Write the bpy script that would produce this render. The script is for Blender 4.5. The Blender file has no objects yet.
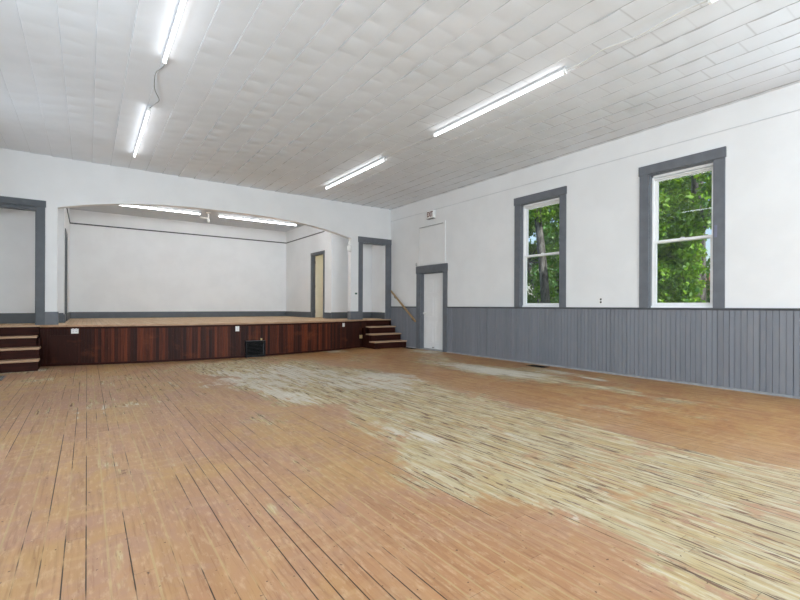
import bpy, bmesh, math, random
from mathutils import Vector, Matrix
import numpy as np
random.seed(7); rng = np.random.default_rng(11)
sc = bpy.context.scene
COL = sc.collection

# ------------------------------------------------------------------ dimensions (metres)
XL, XR = -1.89, 7.629          # side walls of the hall
YS = 11.159                    # hall face of the stage wall
WT = 0.17                      # its thickness
YB = 16.04                     # back wall of the stage
YR = -6.0                      # wall behind the camera
HC = 4.172                     # ceiling
HS = 4.0                       # ceiling above the stage
DK = 0.80                      # stage deck
ZW = 1.19                      # top of the wainscot
SXL, SXR = -0.42, 6.148        # side walls of the stage
YP = 12.27                     # wall of the side passages

# ------------------------------------------------------------------ helpers
def lin(h):
    h = h.lstrip('#')
    o = []
    for i in (0, 2, 4):
        c = int(h[i:i+2], 16)/255
        o.append(c/12.92 if c <= .04045 else ((c+.055)/1.055)**2.4)
    return (*o, 1)

class NT:
    def __init__(s, name):
        s.m = bpy.data.materials.new(name); s.m.use_nodes = True
        s.t = s.m.node_tree; s.t.nodes.clear()
        s.out = s.t.nodes.new('ShaderNodeOutputMaterial')
    def n(s, kind, **kw):
        nd = s.t.nodes.new(kind)
        for k, v in kw.items(): setattr(nd, k, v)
        return nd
    def set(s, sock, v):
        if isinstance(v, bpy.types.NodeSocket): s.t.links.new(v, sock)
        else: sock.default_value = v
    def math(s, op, a, b=None, c=None, clamp=False):
        nd = s.n('ShaderNodeMath', operation=op); nd.use_clamp = clamp
        s.set(nd.inputs[0], a)
        if b is not None: s.set(nd.inputs[1], b)
        if c is not None: s.set(nd.inputs[2], c)
        return nd.outputs[0]
    def mix(s, f, a, b, mode='MIX'):
        nd = s.n('ShaderNodeMix', data_type='RGBA', blend_type=mode)
        s.set(nd.inputs[0], f); s.set(nd.inputs[6], a); s.set(nd.inputs[7], b)
        return nd.outputs[2]
    def ramp(s, v, lo, hi, a=0.0, b=1.0, smooth=True):
        nd = s.n('ShaderNodeMapRange', interpolation_type='SMOOTHSTEP' if smooth else 'LINEAR')
        s.set(nd.inputs[0], v); nd.inputs[1].default_value = lo; nd.inputs[2].default_value = hi
        nd.inputs[3].default_value = a; nd.inputs[4].default_value = b
        return nd.outputs[0]
    def coord(s): return s.n('ShaderNodeTexCoord').outputs['Object']
    def xyz(s, v):
        nd = s.n('ShaderNodeSeparateXYZ'); s.set(nd.inputs[0], v); return nd.outputs
    def vec(s, x, y, z=0.0):
        nd = s.n('ShaderNodeCombineXYZ')
        for i, q in enumerate((x, y, z)): s.set(nd.inputs[i], q)
        return nd.outputs[0]
    def noise(s, v, scale, detail=3, rough=.55, dist=0.0):
        nd = s.n('ShaderNodeTexNoise'); s.set(nd.inputs['Vector'], v)
        nd.inputs['Scale'].default_value = scale; nd.inputs['Detail'].default_value = detail
        nd.inputs['Roughness'].default_value = rough; nd.inputs['Distortion'].default_value = dist
        return nd.outputs[0]
    def white(s, v):
        nd = s.n('ShaderNodeTexWhiteNoise', noise_dimensions='3D'); s.set(nd.inputs['Vector'], v)
        return nd.outputs[0]
    def bsdf(s, color, rough=.6, bump=None, bstr=.3, bdist=.01, spec=.4, metal=0):
        b = s.n('ShaderNodeBsdfPrincipled')
        s.set(b.inputs['Base Color'], color); s.set(b.inputs['Roughness'], rough)
        b.inputs['Specular IOR Level'].default_value = spec; b.inputs['Metallic'].default_value = metal
        if bump is not None:
            bm = s.n('ShaderNodeBump'); bm.inputs['Strength'].default_value = bstr; bm.inputs['Distance'].default_value = bdist
            s.set(bm.inputs['Height'], bump); s.t.links.new(bm.outputs[0], b.inputs['Normal'])
        s.t.links.new(b.outputs[0], s.out.inputs[0]); return s.m

def paint(name, hexc, rough=.55, var=.05, scale=6, bstr=.15, spec=.35, metal=0):
    t = NT(name); c = t.coord(); n = t.noise(c, scale, 4); n2 = t.noise(c, scale*14, 3)
    base = lin(hexc); dark = tuple(x*(1-var*2) for x in base[:3])+(1,)
    col = t.mix(t.ramp(n, .35, .65), dark, base)
    return t.bsdf(col, rough, n2, bstr, .004, spec, metal)

M = {}
M['wall'] = paint('white_wall_paint', '#e9eaea', .6, .02, 1.5, .12)
M['wall_shell'] = M['wall']
M['stage_wall'] = paint('stage_wall_paint', '#eef0f1', .65, .02, 1.5, .12)
M['trim_white'] = paint('white_trim_paint', '#f0f1f1', .4, .015, 4, .05)
M['grey'] = paint('slate_grey_trim_paint', '#6a6e74', .42, .06, 7, .1)
M['grey_dark'] = paint('dark_slate_trim_paint', '#585d62', .42, .05, 7, .1)
M['rail_dark'] = paint('picture_rail_paint', '#4c5054', .5)
M['cream'] = paint('cream_wall_paint', '#ece8d4', .6, .03, 2)
M['plastic_white'] = paint('white_plastic', '#eeeeec', .35, .01, 10, 0)
M['plastic_beige'] = paint('beige_plastic', '#c9b27e', .4, .02, 10, 0)
M['black'] = paint('black_metal', '#0e0f11', .35, .1, 12, .1)
M['black_edge'] = paint('worn_black_metal', '#55565a', .4, .15, 20, .1)
M['dark_hole'] = paint('dark_slot', '#070707', .8, .0, 10, 0)
M['bronze'] = paint('bronze_metal', '#2c241b', .4, .15, 20, .1, .5, .6)
M['channel_grey'] = paint('light_grey_channel', '#c2c4c5', .45, .01, 10, 0)
M['cable_grey'] = paint('grey_cable', '#a0a2a2', .5)
M['cable_white'] = paint('white_cable', '#dcdcda', .5)
M['sign_red'] = paint('sign_red_brown', '#6a2a22', .5)
M['sign_dark'] = paint('sign_dark_edge', '#7b7672', .5)
M['chrome'] = paint('steel', '#b8b8b8', .3, .05, 20, 0, .5, .9)

def m_wainscot():
    t = NT('grey_beadboard_paint'); c = t.coord(); x, y, z = t.xyz(c)
    r = t.white(t.vec(t.math('FLOOR', t.math('DIVIDE', y, .0712)), 3.0))
    n = t.noise(t.vec(x, t.math('MULTIPLY', y, 6), z), 3, 4)
    col = t.mix(t.math('MULTIPLY', r, .55), lin('#7d8189'), lin('#6d7178'))
    col = t.mix(t.ramp(n, .4, .75, 0, .35), col, lin('#8a8a8c'))
    return t.bsdf(col, .45, t.noise(c, 40, 3), .1, .003)
M['wainscot'] = m_wainscot()

def m_mahogany():
    t = NT('dark_mahogany_boards')
    a = t.n('ShaderNodeAttribute', attribute_name='board'); r = a.outputs['Fac']
    c = t.coord(); x, y, z = t.xyz(c)
    g = t.noise(t.vec(t.math('MULTIPLY', x, 38), t.math('MULTIPLY', y, 38), t.math('MULTIPLY', z, 2.2)), 1, 5, .6, .4)
    n = t.noise(t.vec(x, y, t.math('MULTIPLY', z, 1.5)), 2.2, 4)
    col = t.mix(r, lin('#2c120c'), lin('#6c331b'))
    col = t.mix(t.ramp(g, .4, .75, 0, .6), col, lin('#220d0a'))
    col = t.mix(t.ramp(n, .55, .8, 0, .45), col, lin('#8a4a26'))
    sp = t.noise(c, 60, 2)
    col = t.mix(t.ramp(sp, .72, .78, 0, .5), col, lin('#b08a70'))
    return t.bsdf(col, .5, g, .2, .003, .25)
M['mahogany'] = m_mahogany()

def m_wood(name, a, b, along='x', rough=.5, s=1.0, spec=.4):
    t = NT(name); c = t.coord(); x, y, z = t.xyz(c)
    k = dict(x=(2, 40, 40), y=(40, 2, 40), z=(40, 40, 2))[along]
    g = t.noise(t.vec(*[t.math('MULTIPLY', q, kk*s) for q, kk in zip((x, y, z), k)]), 1, 5, .6, .5)
    n = t.noise(c, 3, 4)
    col = t.mix(t.ramp(g, .35, .7), lin(a), lin(b)); col = t.mix(t.ramp(n, .4, .7, 0, .4), col, lin(b))
    return t.bsdf(col, rough, g, .15, .003, spec)
M['tread'] = m_wood('worn_tread_wood', '#c7a88c', '#a98868', 'x')
M['riser'] = m_wood('dark_riser_wood', '#3c1a12', '#26100b', 'x', .6, 1.0, .15)
M['rail_wood'] = m_wood('handrail_oak', '#b0926a', '#8a6c48', 'y', .4)
M['nose'] = m_wood('stage_edge_wood', '#c09c7e', '#9c7a5c', 'x')

def m_deck():
    t = NT('stage_floorboards'); c = t.coord(); x, y, z = t.xyz(c)
    w = t.math('DIVIDE', x, .085); i = t.math('FLOOR', w); f = t.math('FRACT', w)
    r = t.white(t.vec(i, t.math('FLOOR', t.math('DIVIDE', y, 2.1)), 2.0))
    g = t.noise(t.vec(t.math('MULTIPLY', x, 40), t.math('MULTIPLY', y, 2)), 1, 5)
    col = t.mix(r, lin('#cfae88'), lin('#bd9468')); col = t.mix(t.ramp(g, .4, .7, 0, .4), col, lin('#dcc2a0'))
    e = t.math('MINIMUM', f, t.math('SUBTRACT', 1.0, f))
    col = t.mix(t.ramp(e, .015, .03, .7, 0), col, lin('#4a3020'))
    return t.bsdf(col, .5)
M['deck'] = m_deck()

def m_floor():
    t = NT('worn_hall_floorboards'); c = t.coord(); x, y, z = t.xyz(c)
    at = t.n('ShaderNodeAttribute', attribute_name='finish')
    sp = t.n('ShaderNodeSeparateColor'); t.t.links.new(at.outputs['Color'], sp.inputs[0])
    wear, dust, deep = sp.outputs
    BW = .0857
    w = t.math('DIVIDE', x, BW); i = t.math('FLOOR', w); f = t.math('FRACT', w)
    r1 = t.white(t.vec(i, 1.0, 5.0))
    yy = t.math('DIVIDE', t.math('ADD', y, t.math('MULTIPLY', r1, 9.0)), 2.3)
    j = t.math('FLOOR', yy); fj = t.math('FRACT', yy)
    r2 = t.white(t.vec(i, j, 3.0)); r3 = t.white(t.vec(i, j, 8.0))
    yoff = t.math('ADD', y, t.math('MULTIPLY', r2, 30.0))
    grain = t.noise(t.vec(t.math('MULTIPLY', x, 55), t.math('MULTIPLY', yoff, 2.5), r2), 1, 5, .6, .6)
    streak = t.noise(t.vec(t.math('MULTIPLY', x, 16), t.math('MULTIPLY', yoff, 1.3), r3), 1, 4, .6, .3)
    streak2 = t.noise(t.vec(t.math('MULTIPLY', x, 32), t.math('MULTIPLY', y, 2.0), 4.0), 1, 4, .65, .5)
    big = t.noise(c, .8, 4, .6, .6); mid = t.noise(c, 3.2, 5, .65, .8); fine = t.noise(t.vec(t.math('MULTIPLY', x, 34), t.math('MULTIPLY', y, 9), 0.0), 1, 5, .7)
    S = lambda v, lo=.36, hi=.64: t.ramp(v, lo, hi)
    # varnished boards
    col = t.mix(r2, lin('#b68c6c'), lin('#aa8060'))
    col = t.mix(t.math('MULTIPLY', S(big, .42, .6), .7), col, lin('#b9935c'))          # ochre zones
    col = t.mix(t.math('MULTIPLY', S(mid, .46, .62), .6), col, lin('#ab8472'))         # pinkish grey scuffs
    dcol = t.mix(S(mid, .38, .62), lin('#a76f3e'), lin('#b88a4e'))
    col = t.mix(t.math('MULTIPLY', deep, .9), col, dcol)
    col = t.mix(t.ramp(grain, .5, .68, 0, .4), col, lin('#7d5236'))
    col = t.mix(t.ramp(streak, .52, .66, 0, .35), col, lin('#c79c70'))
    col = t.mix(t.ramp(fine, .5, .68, 0, .45), col, lin('#d3b592'))
    # sander swirls
    wv = t.n('ShaderNodeTexWave', wave_type='RINGS'); wv.inputs['Scale'].default_value = 2.6
    wv.inputs['Distortion'].default_value = 7.0; wv.inputs['Detail'].default_value = 3.0; wv.inputs['Detail Scale'].default_value = .7
    t.set(wv.inputs['Vector'], c)
    col = t.mix(t.math('MULTIPLY', t.ramp(wv.outputs['Fac'], .7, .98), t.ramp(t.noise(c, 1.5, 4), .48, .62, 0, .2)), col, lin('#cdb084'))
    # bare, sanded wood
    blot = t.noise(c, 1.9, 6, .7, 1.2)
    wn = t.math('ADD', t.math('ADD', wear, t.math('MULTIPLY', t.math('SUBTRACT', streak, .5), 1.7)),
                t.math('ADD', t.math('MULTIPLY', t.math('SUBTRACT', mid, .5), 1.0), t.math('MULTIPLY', t.math('SUBTRACT', blot, .5), 1.6)))
    wm = t.ramp(wn, .34, .66)
    bare = t.mix(r3, lin('#c8bb99'), lin('#b9aa86'))
    bare = t.mix(t.math('MULTIPLY', S(mid, .46, .64), .5), bare, lin('#c4a86e'))
    bare = t.mix(t.ramp(grain, .48, .64, 0, .5), bare, lin('#8d7d5c'))
    bare = t.mix(t.ramp(t.noise(t.vec(t.math('MULTIPLY', x, 22), t.math('MULTIPLY', y, 2.2), 9.0), 1, 6, .75), .49, .6, 0, .8), bare, lin('#d2c9b0'))
    bare = t.mix(t.ramp(streak2, .53, .64, 0, .6), bare, lin('#a8764e'))
    bare = t.mix(t.ramp(t.noise(t.vec(t.math('MULTIPLY', x, 30), t.math('MULTIPLY', y, 2.8), 14.0), 1, 4, .65, .4), .56, .61, 0, .85), bare, lin('#5e3a30'))
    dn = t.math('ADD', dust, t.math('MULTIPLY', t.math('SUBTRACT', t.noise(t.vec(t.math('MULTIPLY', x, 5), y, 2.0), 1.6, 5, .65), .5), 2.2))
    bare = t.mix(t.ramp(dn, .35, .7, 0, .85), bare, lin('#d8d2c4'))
    col = t.mix(t.math('MULTIPLY', wm, .95), col, bare)
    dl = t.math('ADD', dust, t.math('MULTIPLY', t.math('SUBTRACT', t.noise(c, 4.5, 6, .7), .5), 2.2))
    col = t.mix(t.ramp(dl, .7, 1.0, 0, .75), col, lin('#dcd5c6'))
    # gaps between the boards, here open, there filled
    e = t.math('MULTIPLY', t.math('MINIMUM', f, t.math('SUBTRACT', 1.0, f)), BW)
    si = t.math('FLOOR', t.math('ADD', w, .5))
    op = t.math('ADD', t.noise(t.vec(t.math('MULTIPLY', si, 7.31), t.math('MULTIPLY', y, .6), 2.0), 1, 5, .7), t.math('MULTIPLY', t.math('SUBTRACT', t.white(t.vec(si, 2.0, 6.0)), .5), .22))
    op = t.math('ADD', op, t.math('MULTIPLY', wm, .035))
    gw = t.ramp(op, .46, .56, 0.0008, .0026)
    gap = t.ramp(t.math('SUBTRACT', e, gw), -.0006, .0008, 1, 0)
    ej = t.math('MULTIPLY', t.math('MINIMUM', fj, t.math('SUBTRACT', 1.0, fj)), 2.3)
    gj = t.ramp(ej, .001, .0025, .35, 0)
    edge = t.ramp(e, .002, .007, .7, 0)
    col = t.mix(t.math('MULTIPLY', edge, t.ramp(op, .55, .4)), col, lin('#bfa878'))
    g = t.math('MAXIMUM', t.math('MULTIPLY', gap, t.ramp(op, .47, .57, .12, .95)), gj)
    col = t.mix(g, col, lin('#241710'))
    sp = t.ramp(t.noise(c, 38, 2, .5), .70, .74, 0, .8)
    col = t.mix(sp, col, lin('#4a2f22'))
    col = t.mix(1.0, col, (.88, .875, .86, 1), 'MULTIPLY')
    rough = t.math('ADD', t.math('MULTIPLY', wm, .22), .42)
    h = t.math('SUBTRACT', t.math('MULTIPLY', grain, .25), g)
    return t.bsdf(col, rough, h, .35, .004, .35)
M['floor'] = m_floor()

def m_ceiling():
    t = NT('ceiling_fibre_tile'); c = t.coord(); x, y, z = t.xyz(c)
    a = t.n('ShaderNodeAttribute', attribute_name='seam')
    n = t.noise(c, 1.1, 4); n2 = t.noise(c, 30, 3)
    col = t.mix(t.ramp(n, .35, .7), lin('#e8edf2'), lin('#e2e7eb'))
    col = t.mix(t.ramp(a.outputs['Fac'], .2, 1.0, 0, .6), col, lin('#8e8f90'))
    return t.bsdf(col, .7, n2, .1, .003, .25)
M['ceiling'] = m_ceiling()
M['stage_ceiling'] = paint('stage_ceiling_paint', '#d3d8dd', .7, .03, 2)

def m_emit(name, hexc, s):
    t = NT(name); e = t.n('ShaderNodeEmission'); e.inputs[0].default_value = lin(hexc); e.inputs[1].default_value = s
    t.t.links.new(e.outputs[0], t.out.inputs[0]); return t.m
M['tube'] = m_emit('lit_led_tube', '#f8fbff', 8)
M['tube_stage'] = m_emit('lit_stage_tube', '#f8fbff', 15)
M['tube_added'] = m_emit('added_front_stage_tube', '#f8fbff', 70)
M['bulb_added'] = m_emit('lit_added_bulb', '#fff6e2', 130)

def m_glass():
    t = NT('window_glass'); tr = t.n('ShaderNodeBsdfTransparent'); tr.inputs[0].default_value = (.95, .96, .95, 1)
    gl = t.n('ShaderNodeBsdfGlossy'); gl.inputs['Roughness'].default_value = .02
    ge = t.n('ShaderNodeNewGeometry'); dt = t.n('ShaderNodeVectorMath', operation='DOT_PRODUCT')
    t.t.links.new(ge.outputs['Normal'], dt.inputs[0]); t.t.links.new(ge.outputs['Incoming'], dt.inputs[1])
    fr = t.math('ADD', .04, t.math('MULTIPLY', t.math('POWER', t.math('SUBTRACT', 1.0, t.math('ABSOLUTE', dt.outputs['Value'])), 5.0), .96))
    mx = t.n('ShaderNodeMixShader'); t.t.links.new(fr, mx.inputs[0])
    t.t.links.new(tr.outputs[0], mx.inputs[1]); t.t.links.new(gl.outputs[0], mx.inputs[2])
    df = t.n('ShaderNodeBsdfDiffuse'); df.inputs[0].default_value = (.7, .72, .7, 1)   # a film of dust
    m2 = t.n('ShaderNodeMixShader'); c = t.coord()
    t.t.links.new(t.ramp(t.noise(c, 2.2, 4), .5, .75, .002, .018), m2.inputs[0])
    t.t.links.new(mx.outputs[0], m2.inputs[1]); t.t.links.new(df.outputs[0], m2.inputs[2])
    t.t.links.new(m2.outputs[0], t.out.inputs[0]); return t.m
M['glass'] = m_glass()

def m_leaf(name, a, b):
    t = NT(name); at = t.n('ShaderNodeAttribute', attribute_name='leaf')
    col = t.mix(at.outputs['Fac'], lin(a), lin(b))
    d = t.n('ShaderNodeBsdfDiffuse'); t.set(d.inputs[0], col)
    tr = t.n('ShaderNodeBsdfTranslucent'); t.set(tr.inputs[0], t.mix(.5, col, lin('#b8d040')))
    g = t.n('ShaderNodeBsdfGlossy'); g.inputs['Roughness'].default_value = .45
    m1 = t.n('ShaderNodeMixShader'); m1.inputs[0].default_value = .38
    t.t.links.new(d.outputs[0], m1.inputs[1]); t.t.links.new(tr.outputs[0], m1.inputs[2])
    m2 = t.n('ShaderNodeMixShader'); m2.inputs[0].default_value = .05
    t.t.links.new(m1.outputs[0], m2.inputs[1]); t.t.links.new(g.outputs[0], m2.inputs[2])
    t.t.links.new(m2.outputs[0], t.out.inputs[0]); return t.m
M['leaf'] = m_leaf('green_leaves', '#2a6a18', '#93c42e')
M['leaf_dark'] = m_leaf('dark_leaves', '#1b4a1c', '#4a8c2a')
M['leaf_deep'] = m_leaf('deep_green_leaves', '#183f1a', '#3a7426')  # deepest of the three leaf greens
def m_bark():
    t = NT('grey_bark'); c = t.coord(); x, y, z = t.xyz(c)
    n = t.noise(t.vec(t.math('MULTIPLY', x, 14), t.math('MULTIPLY', y, 14), t.math('MULTIPLY', z, 3)), 1, 5, .65, .6)
    col = t.mix(t.ramp(n, .35, .65), lin('#3a3836'), lin('#7a7877'))
    return t.bsdf(col, .9, n, .8, .02, .1)
M['bark'] = m_bark()
M['lawn'] = paint('lawn', '#4f7a34', .9, .2, 3, .3, .1)
M['siding'] = paint('pale_siding', '#cfc0ae', .8, .05, 4)
M['shingle'] = paint('brown_shingle', '#8a6552', .9, .15, 8)

# ---- mesh builder
class MB:
    def __init__(s): s.v = []; s.f = []; s.board = []; s.smooth = []
    def add(s, vs, fs, b=0.0, smooth=False):
        k = len(s.v); s.v += [tuple(q) for q in vs]; s.f += [tuple(i+k for i in f) for f in fs]
        s.board += [b]*len(fs); s.smooth += [smooth]*len(fs); return s
    def box(s, x0, x1, y0, y1, z0, z1, b=0.0):
        if x0 > x1: x0, x1 = x1, x0
        if y0 > y1: y0, y1 = y1, y0
        if z0 > z1: z0, z1 = z1, z0
        vs = [(x, y, z) for z in (z0, z1) for y in (y0, y1) for x in (x0, x1)]
        return s.add(vs, [(0,2,3,1),(4,5,7,6),(0,1,5,4),(1,3,7,5),(3,2,6,7),(2,0,4,6)], b)
    def prism(s, poly, axis, a, b, br=0.0):
        """poly of 2-D points pushed along axis from a to b"""
        def P(p, t):
            return {'y': (p[0], t, p[1]), 'x': (t, p[0], p[1]), 'z': (p[0], p[1], t)}[axis]
        n = len(poly); vs = [P(p, a) for p in poly]+[P(p, b) for p in poly]
        fs = [tuple(range(n)), tuple(range(2*n-1, n-1, -1))]+[(i, i+n, (i+1) % n+n, (i+1) % n) for i in range(n)]
        return s.add(vs, fs, br)
    def tube(s, pts, r, n=10, caps=True):
        pts = [Vector(p) for p in pts]; rs = r if isinstance(r, (list, tuple)) else [r]*len(pts)
        vs, fs = [], []; up = None
        for k, p in enumerate(pts):
            d = (pts[min(k+1, len(pts)-1)]-pts[max(k-1, 0)]).normalized()
            ref = Vector((0, 0, 1)) if abs(d.z) < .9 else Vector((1, 0, 0))
            u = d.cross(ref).normalized(); w = d.cross(u)
            for q in range(n):
                a = 2*math.pi*q/n; vs.append(p+(u*math.cos(a)+w*math.sin(a))*rs[k])
        for k in range(len(pts)-1):
            for q in range(n):
                fs.append((k*n+q, k*n+(q+1) % n, (k+1)*n+(q+1) % n, (k+1)*n+q))
        s.add(vs, fs, 0, True)
        if caps:
            k = len(s.v)-len(vs)
            s.f += [tuple(k+q for q in range(n))[::-1], tuple(k+(len(pts)-1)*n+q for q in range(n))]
            s.board += [0, 0]; s.smooth += [False, False]
        return s
    def lathe(s, prof, origin, axis='z', n=24):
        o = Vector(origin); vs, fs = [], []
        for r, h in prof:
            for q in range(n):
                a = 2*math.pi*q/n; c, d = r*math.cos(a), r*math.sin(a)
                vs.append(o+Vector({'z': (c, d, h), 'x': (h, c, d), 'y': (c, h, d)}[axis]))
        for k in range(len(prof)-1):
            for q in range(n):
                fs.append((k*n+q, k*n+(q+1) % n, (k+1)*n+(q+1) % n, (k+1)*n+q))
        fs.append(tuple(range(n))[::-1]); fs.append(tuple((len(prof)-1)*n+q for q in range(n)))
        return s.add(vs, fs, 0, True)
    def build(s, name, mat, parent=None, bevel=0.0, seg=2, fix=True):
        me = bpy.data.meshes.new(name); me.from_pydata(s.v, [], s.f)
        me.polygons.foreach_set('use_smooth', s.smooth)
        at = me.attributes.new('board', 'FLOAT', 'FACE'); at.data.foreach_set('value', s.board)
        if fix:
            bm = bmesh.new(); bm.from_mesh(me); bmesh.ops.recalc_face_normals(bm, faces=bm.faces); bm.to_mesh(me); bm.free()
        me.materials.append(mat); me.update()
        o = bpy.data.objects.new(name, me); COL.objects.link(o)
        if parent is not None:
            o.parent = parent; o.matrix_parent_inverse = Matrix.Translation(parent.location).inverted()
        if bevel:
            md = o.modifiers.new('bevel', 'BEVEL'); md.width = bevel; md.segments = seg; md.limit_method = 'ANGLE'
        return o

def tag(o, label=None, cat=None, group=None, kind=None):
    if label: o['label'] = label
    if cat: o['category'] = cat
    if group: o['group'] = group
    if kind: o['kind'] = kind
    return o
def thing(name, loc, label, cat, group=None, kind=None):
    o = bpy.data.objects.new(name, None); COL.objects.link(o); o.location = loc; o.empty_display_size = .1
    return tag(o, label, cat, group, kind)
def struct(o, label, cat): return tag(o, label, cat, None, 'structure')

# ================================================================== FLOOR
def gauss(X, Y, cx, cy, sx, sy, a): return a*np.exp(-((X-cx)/sx)**2-((Y-cy)/sy)**2)
def sstep(a, b, t): t = np.clip((t-a)/(b-a), 0, 1); return t*t*(3-2*t)
def grid_mesh(name, xs, ys, Z, mat):
    nx, ny = len(xs), len(ys)
    X, Y = np.meshgrid(xs, ys)
    co = np.stack([X, Y, Z], -1).reshape(-1, 3)
    idx = np.arange(nx*ny).reshape(ny, nx)
    q = np.stack([idx[:-1, :-1], idx[:-1, 1:], idx[1:, 1:], idx[1:, :-1]], -1).reshape(-1, 4)
    me = bpy.data.meshes.new(name); me.vertices.add(len(co)); me.vertices.foreach_set('co', co.ravel())
    me.loops.add(q.size); me.loops.foreach_set('vertex_index', q.ravel())
    me.polygons.add(len(q)); me.polygons.foreach_set('loop_start', np.arange(0, q.size, 4)); me.polygons.foreach_set('loop_total', np.full(len(q), 4))
    me.update(calc_edges=True); me.validate(); me.materials.append(mat)
    o = bpy.data.objects.new(name, me); COL.objects.link(o); return o, X, Y
xs = np.arange(XL-.05, XR+.06, .07); ys = np.arange(YR-.05, YS+.3, .07)
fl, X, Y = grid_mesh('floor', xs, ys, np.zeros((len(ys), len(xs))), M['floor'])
left = 2.02+.16*np.sin(Y*1.9)+.1*np.sin(Y*4.3+1)+.15*(Y-2)*(Y > 2)*np.where(Y < 5, .4, .0)-.3*sstep(5, 8, Y)
right = 4.22+.12*np.sin(Y*1.3+2)+.35*sstep(4.5, 6.2, Y)-.6*sstep(6.8, 8.2, Y)
strip = sstep(-.22, .22, X-left)*sstep(-.3, .3, right-X)*(1-sstep(8.2, 10.2, Y))
wear = .76*strip
for g in [(6.1, 5.6, .5, 1.0, .95), (7.05, 4.9, .3, .9, .7), (6.6, 7.6, .6, .9, .55), (7.25, 9.0, .4, .7, .85), (5.25, 10.3, .35, .3, .95),
          (4.9, 8.4, .5, .5, .5), (6.3, 4.9, .45, 1.3, .6), (5.9, 7.0, .4, .9, .5), (.6, 7.6, 1.4, 2.0, .3), (1.5, 9.3, 1.5, .8, .35), (5.6, 9.2, .6, .5, .5), (5.0, 2.6, .5, 1.3, .24), (6.4, 2.4, .5, 1.0, .26), (5.6, 4.6, .4, .9, .25), (1.0, 3.0, 1.0, 1.0, .12), (3.4, 10.0, .7, .25, .6), (6.2, 3.6, .25, .9, .45), (1.5, 4.6, .35, .5, .35), (.25, 3.9, .25, .3, .35), (-.9, 10.3, .5, .35, .8),
          (-.7, 8.9, .5, .5, .4), (.1, 6.2, .8, .5, .28), (2.7, 9.6, .9, .35, .35), (6.86, 4.04, .05, .22, 1.2), (5.4, 2.4, .2, .7, .3)]:  # also holds a small narrow pale patch near the right wall
    wear += gauss(X, Y, *g)
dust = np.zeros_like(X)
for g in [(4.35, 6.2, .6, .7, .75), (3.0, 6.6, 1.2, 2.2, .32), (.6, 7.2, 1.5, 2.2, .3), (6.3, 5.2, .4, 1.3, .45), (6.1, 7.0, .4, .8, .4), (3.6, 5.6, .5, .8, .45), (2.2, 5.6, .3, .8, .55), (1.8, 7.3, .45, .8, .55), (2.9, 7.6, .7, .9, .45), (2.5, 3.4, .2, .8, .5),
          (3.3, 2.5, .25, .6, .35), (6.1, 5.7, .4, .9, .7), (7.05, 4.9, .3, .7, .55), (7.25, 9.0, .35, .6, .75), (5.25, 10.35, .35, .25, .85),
          (4.2, 3.2, .12, .9, .4), (.25, 3.9, .15, .15, .55), (1.4, 4.4, .3, .3, .4), (-.9, 10.3, .5, .3, .6), (6.86, 4.04, .06, .2, 2.2), (2.25, 1.45, .1, .12, .7), (.1, 6.0, .9, .4, .3)]:  # whitens that same narrow patch near the right wall too
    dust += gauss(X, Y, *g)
deep = sstep(3.9, 5.2, X)*1.0 + gauss(X, Y, 1.2, 1.2, .9, .9, .45) + gauss(X, Y, 3.6, 10.0, 2.0, .6, .5)
deep *= (1-.5*strip)
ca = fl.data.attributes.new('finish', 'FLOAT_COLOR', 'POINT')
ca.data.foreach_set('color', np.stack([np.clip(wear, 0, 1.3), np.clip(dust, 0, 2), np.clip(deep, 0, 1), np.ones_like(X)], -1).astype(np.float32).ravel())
struct(fl, 'worn orange hall floorboards with a pale sanded strip running to the stage', 'floor')

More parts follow.
